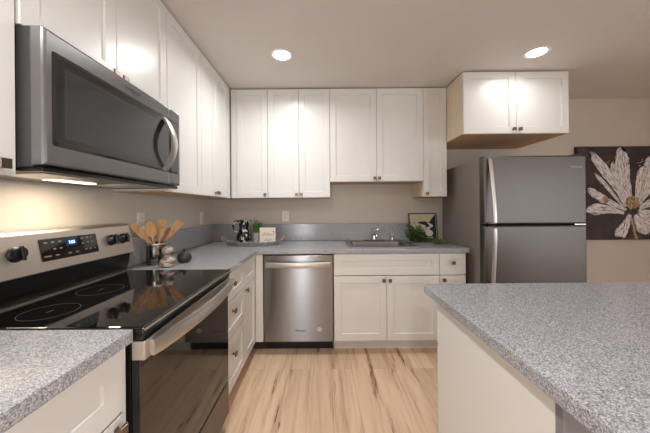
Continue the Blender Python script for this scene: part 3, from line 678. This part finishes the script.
# ---------------------------------------------------------------- framed print and greenery at the counter end
FX0, FX1, FZ0 = .925, 1.226, CT1+.0008
ln = .045                                                    # lean of the frame's top towards the wall
def fm(a, b, c): return (FX0+a, YB-.02-.018-ln*0-c+ (b-.29)/.29*ln, FZ0+b)
pf = thing('picture_frame', 'square framed black and cream print leaning on the backsplash', 'picture', ((FX0+FX1)/2, YB-.07, FZ0))
Wd, Hd = FX1-FX0, .29
def fmb(a0, b0, c0, a1, b1, c1):
    n = box(a0, b0, c0, a1, b1, c1)
    for q in n.verts: q.co = Vector(fm(*q.co))
    return n
obj('print', fmb(.008, .008, .004, Wd-.008, Hd-.008, .011), M['paper'], pf)
fw = .009
fb = cells([0, fw, Wd-fw, Wd], [0, fw, Hd-fw, Hd], lambda i, j: not (i == 1 and j == 1), 0, .017)
for q in fb.verts: q.co = Vector(fm(*q.co))
obj('frame', fb, M['frame'], pf)
def art(loop, m, name, d=.0112):
    obj(name, poly([[(a*Wd, b*Hd) for a, b in loop]], .0006, lambda a, b, c: fm(a, b, d+c)), m, pf)
art([(.955, .96), (.955, .045), (.5, .045), (.5, .3), (.62, .42), (.58, .55), (.3, .64), (.34, .68), (.55, .7), (.72, .66), (.78, .75)], M['pblack'], 'black_shape')
art([(.57, .2), (.66, .15), (.78, .17), (.84, .26), (.8, .35), (.7, .4), (.76, .47), (.84, .5), (.84, .56), (.76, .62), (.62, .66), (.72, .56), (.74, .52), (.62, .47), (.56, .36)], M['pwhite'], 'pale_swirl', .012)
art([(.52, .09), (.85, .08), (.8, .13), (.55, .14)], M['pwhite'], 'pale_bar', .012)
rnd = random.Random(11)
gp = thing('trailing_greenery', 'trailing dark green leafy greenery in front of the framed print', 'plant', (.985, 2.745, CT1+.0008))
def leaf(bm, c, d, up, L, w):
    d = d.normalized(); s = d.cross(up).normalized(); u = s.cross(d).normalized()
    pts = [(0, 0, 0), (.3, .8, .1), (.65, .9, .06), (1, 0, -.12), (.65, -.9, .06), (.3, -.8, .1)]
    vv = [bm.verts.new(c+d*L*a+s*w*b+u*L*e) for a, b, e in pts]; mid = bm.verts.new(c+d*L*.5-u*L*.02)
    for i in range(6): bm.faces.new((vv[i], vv[(i+1) % 6], mid))
fol = bmesh.new(); stems = []
for k in range(100):
    a = rnd.uniform(0, 2*PI); R = rnd.uniform(.045, .135)
    if k > 80: e = Vector((1.09+rnd.uniform(-.02, .13), 2.52+rnd.uniform(-.05, .07), CT1+.012))
    else: e = Vector((.942+math.cos(a)*R*1.0, 2.72+math.sin(a)*R*.8, CT1+rnd.uniform(.01, .185)))
    b0 = Vector((.975+rnd.uniform(-.02, .02), 2.735, CT1+.012)); top = (b0+e)/2+Vector((0, 0, .05 if k > 80 else .03))
    pts = [b0.lerp(top, t/4).lerp(top.lerp(e, t/4), t/4) for t in range(5)]
    stems.append(tube(pts, .0013, 5))
    for q in range(1, 25):
        t = q/24; c = b0.lerp(top, t).lerp(top.lerp(e, t), t)+Vector([rnd.uniform(-.014, .014) for _ in range(3)])
        c.z = max(c.z, CT1+.012)
        d = Vector((rnd.uniform(-1, 1), rnd.uniform(-1, .5), rnd.uniform(-.25, .5)))
        leaf(fol, c, d, Vector((0, -.4, 1)), rnd.uniform(.016, .028), rnd.uniform(.0055, .0085))
for q in fol.verts: q.co.z = max(q.co.z, CT1+.0015); q.co.y = min(q.co.y, YB-.112+(q.co.z-CT1)*.1)
obj('foliage', fol, M['leaf'], gp); obj('stems', join(*stems), M['wood_dark'], gp)

# ---------------------------------------------------------------- flower painting on the back wall
AX0, AX1, AZ0, AZ1 = 2.762, 3.778, .9, 1.912
pt = thing('flower_painting', 'large square canvas painting of a white flower right of the refrigerator', 'painting', ((AX0+AX1)/2, YB, AZ0))
AYF = YB-.038
obj('canvas', box(AX0, AYF, AZ0, AX1, YB-.001, AZ1, .003), M['canvas'], pt)
def pc2(cx, cy): return (AX0+(cx+14)/4.124/92.2*1.0+0, AZ1-(cy-30)/4.124/92.2)     # from a 4.124x crop to the canvas
rnd = random.Random(5)
def petal(base, tip, w, k, ben=0):
    b, t = Vector(pc2(*base)), Vector(pc2(*tip)); d = t-b; L = d.length; d /= L; s = Vector((-d.y, d.x)); w = w/4.124/92.2
    bm = bmesh.new(); uv = bm.loops.layers.uv.new('uv'); n, mrow = 40, 8; V = []; el = er = 0
    cl = lambda p: (min(max(p.x, AX0+.006), AX1-.006), AYF-.001-k*.0006, min(max(p.y, AZ0+.006), AZ1-.006))
    for i in range(n+1):
        f = i/n; el = .6*el+rnd.uniform(-.1, .1); er = .6*er+rnd.uniform(-.1, .1)
        ww = w*(.26+.74*min(1, f/.7)**.9)*(math.sqrt(max(0, 1-((f-.7)/.3)**2))*.9+.1 if f > .7 else 1); c = b+d*L*f+s*ben*w*math.sin(PI*f)
        row = []
        for j in range(mrow+1):
            g = j/mrow*2-1; e = (1+el) if g < 0 else (1+er)
            endj = d*L*(.03*math.sin(j*2.7+k)+.02*math.sin(j*5.1+2*k))*(max(0, f-.6)/.4)
            q = bm.verts.new(cl(c+s*ww*g*e+endj)); row.append((q, (f*L*3+k*1.7, (g*.5+.5)*w*2*3+k*.9)))
        V.append(row)
    for a_, b_ in zip(V, V[1:]):
        for j in range(mrow):
            qs = (a_[j], a_[j+1], b_[j+1], b_[j])
            fc_ = bm.faces.new([x[0] for x in qs])
            for lp_, x in zip(fc_.loops, qs): lp_[uv].uv = x[1]
    r_ = bmesh.ops.extrude_face_region(bm, geom=list(bm.faces))
    for x in r_['geom']:
        if isinstance(x, bmesh.types.BMVert): x.co.y = AYF-.0003
    return obj('petal', bm, M['petal'], pt)
PET = [((222, 258), (285, 70), 15, .2), ((228, 262), (262, 112), 20, .1), ((196, 262), (112, 128), 10, .2), ((178, 285), (58, 140), 9, -.2), ((205, 255), (168, 42), 30, .3), ((195, 262), (135, 100), 21, .25), ((185, 278), (42, 62), 21, -.5),
       ((240, 262), (318, 78), 20, .2), ((238, 268), (345, 120), 24, .2), ((185, 292), (26, 205), 17, .3), ((175, 305), (18, 288), 22, -.35), ((240, 285), (375, 235), 24, .2), ((235, 295), (385, 320), 24, -.2),
       ((200, 312), (146, 402), 22, .3), ((190, 316), (170, 408), 11, 0), ((222, 312), (272, 390), 24, -.2), ((216, 316), (244, 385), 12, 0), ((235, 305), (330, 380), 20, -.2)]
for i, (b, t, w, be) in enumerate(PET): petal(b, t, w, i+1, be)
b, t = Vector(pc2(202, 325)), Vector(pc2(222, 415))
obj('flower_stem', poly([[(b.x-.01, b.y), (b.x+.012, b.y), (t.x+.018, t.y+.004), (t.x-.008, t.y+.004)]], .012, lambda a, z, c: (a, AYF-.0004-c, z)), M['gold'], pt)
for i in range(34):
    a = rnd.uniform(0, 1); p_ = Vector(pc2(rnd.choice([rnd.uniform(95, 130), rnd.uniform(235, 300)]), rnd.uniform(85, 130))); q_ = rnd.uniform(.003, .008)
    if AX0+.02 < p_.x < AX1-.02: obj('paint_fleck', poly([[(p_.x+q_*math.cos(t*PI/3)*rnd.uniform(.6, 1.3), p_.y+q_*math.sin(t*PI/3)*rnd.uniform(.6, 1.3)) for t in range(6)]], .0012, lambda u, z, c: (u, AYF-.0003-c, z)), M['fleck'], pt)
c = Vector(pc2(210, 262))
def blob(c, rx, rz, k, th):
    return poly([[(c.x+rx*math.cos(2*PI*i/26)*(1+rnd.uniform(-.2, .2)), c.y+rz*math.sin(2*PI*i/26)*(1+rnd.uniform(-.2, .2))) for i in range(26)]], th, lambda a, z, q: (a, AYF-.0004-q, z))
obj('flower_centre', blob(c, .07, .07, 0, .0135), M['gold'], pt)
obj('ochre_dab', blob(Vector(pc2(98, 250)), .028, .045, 0, .0125), M['gold'], pt)
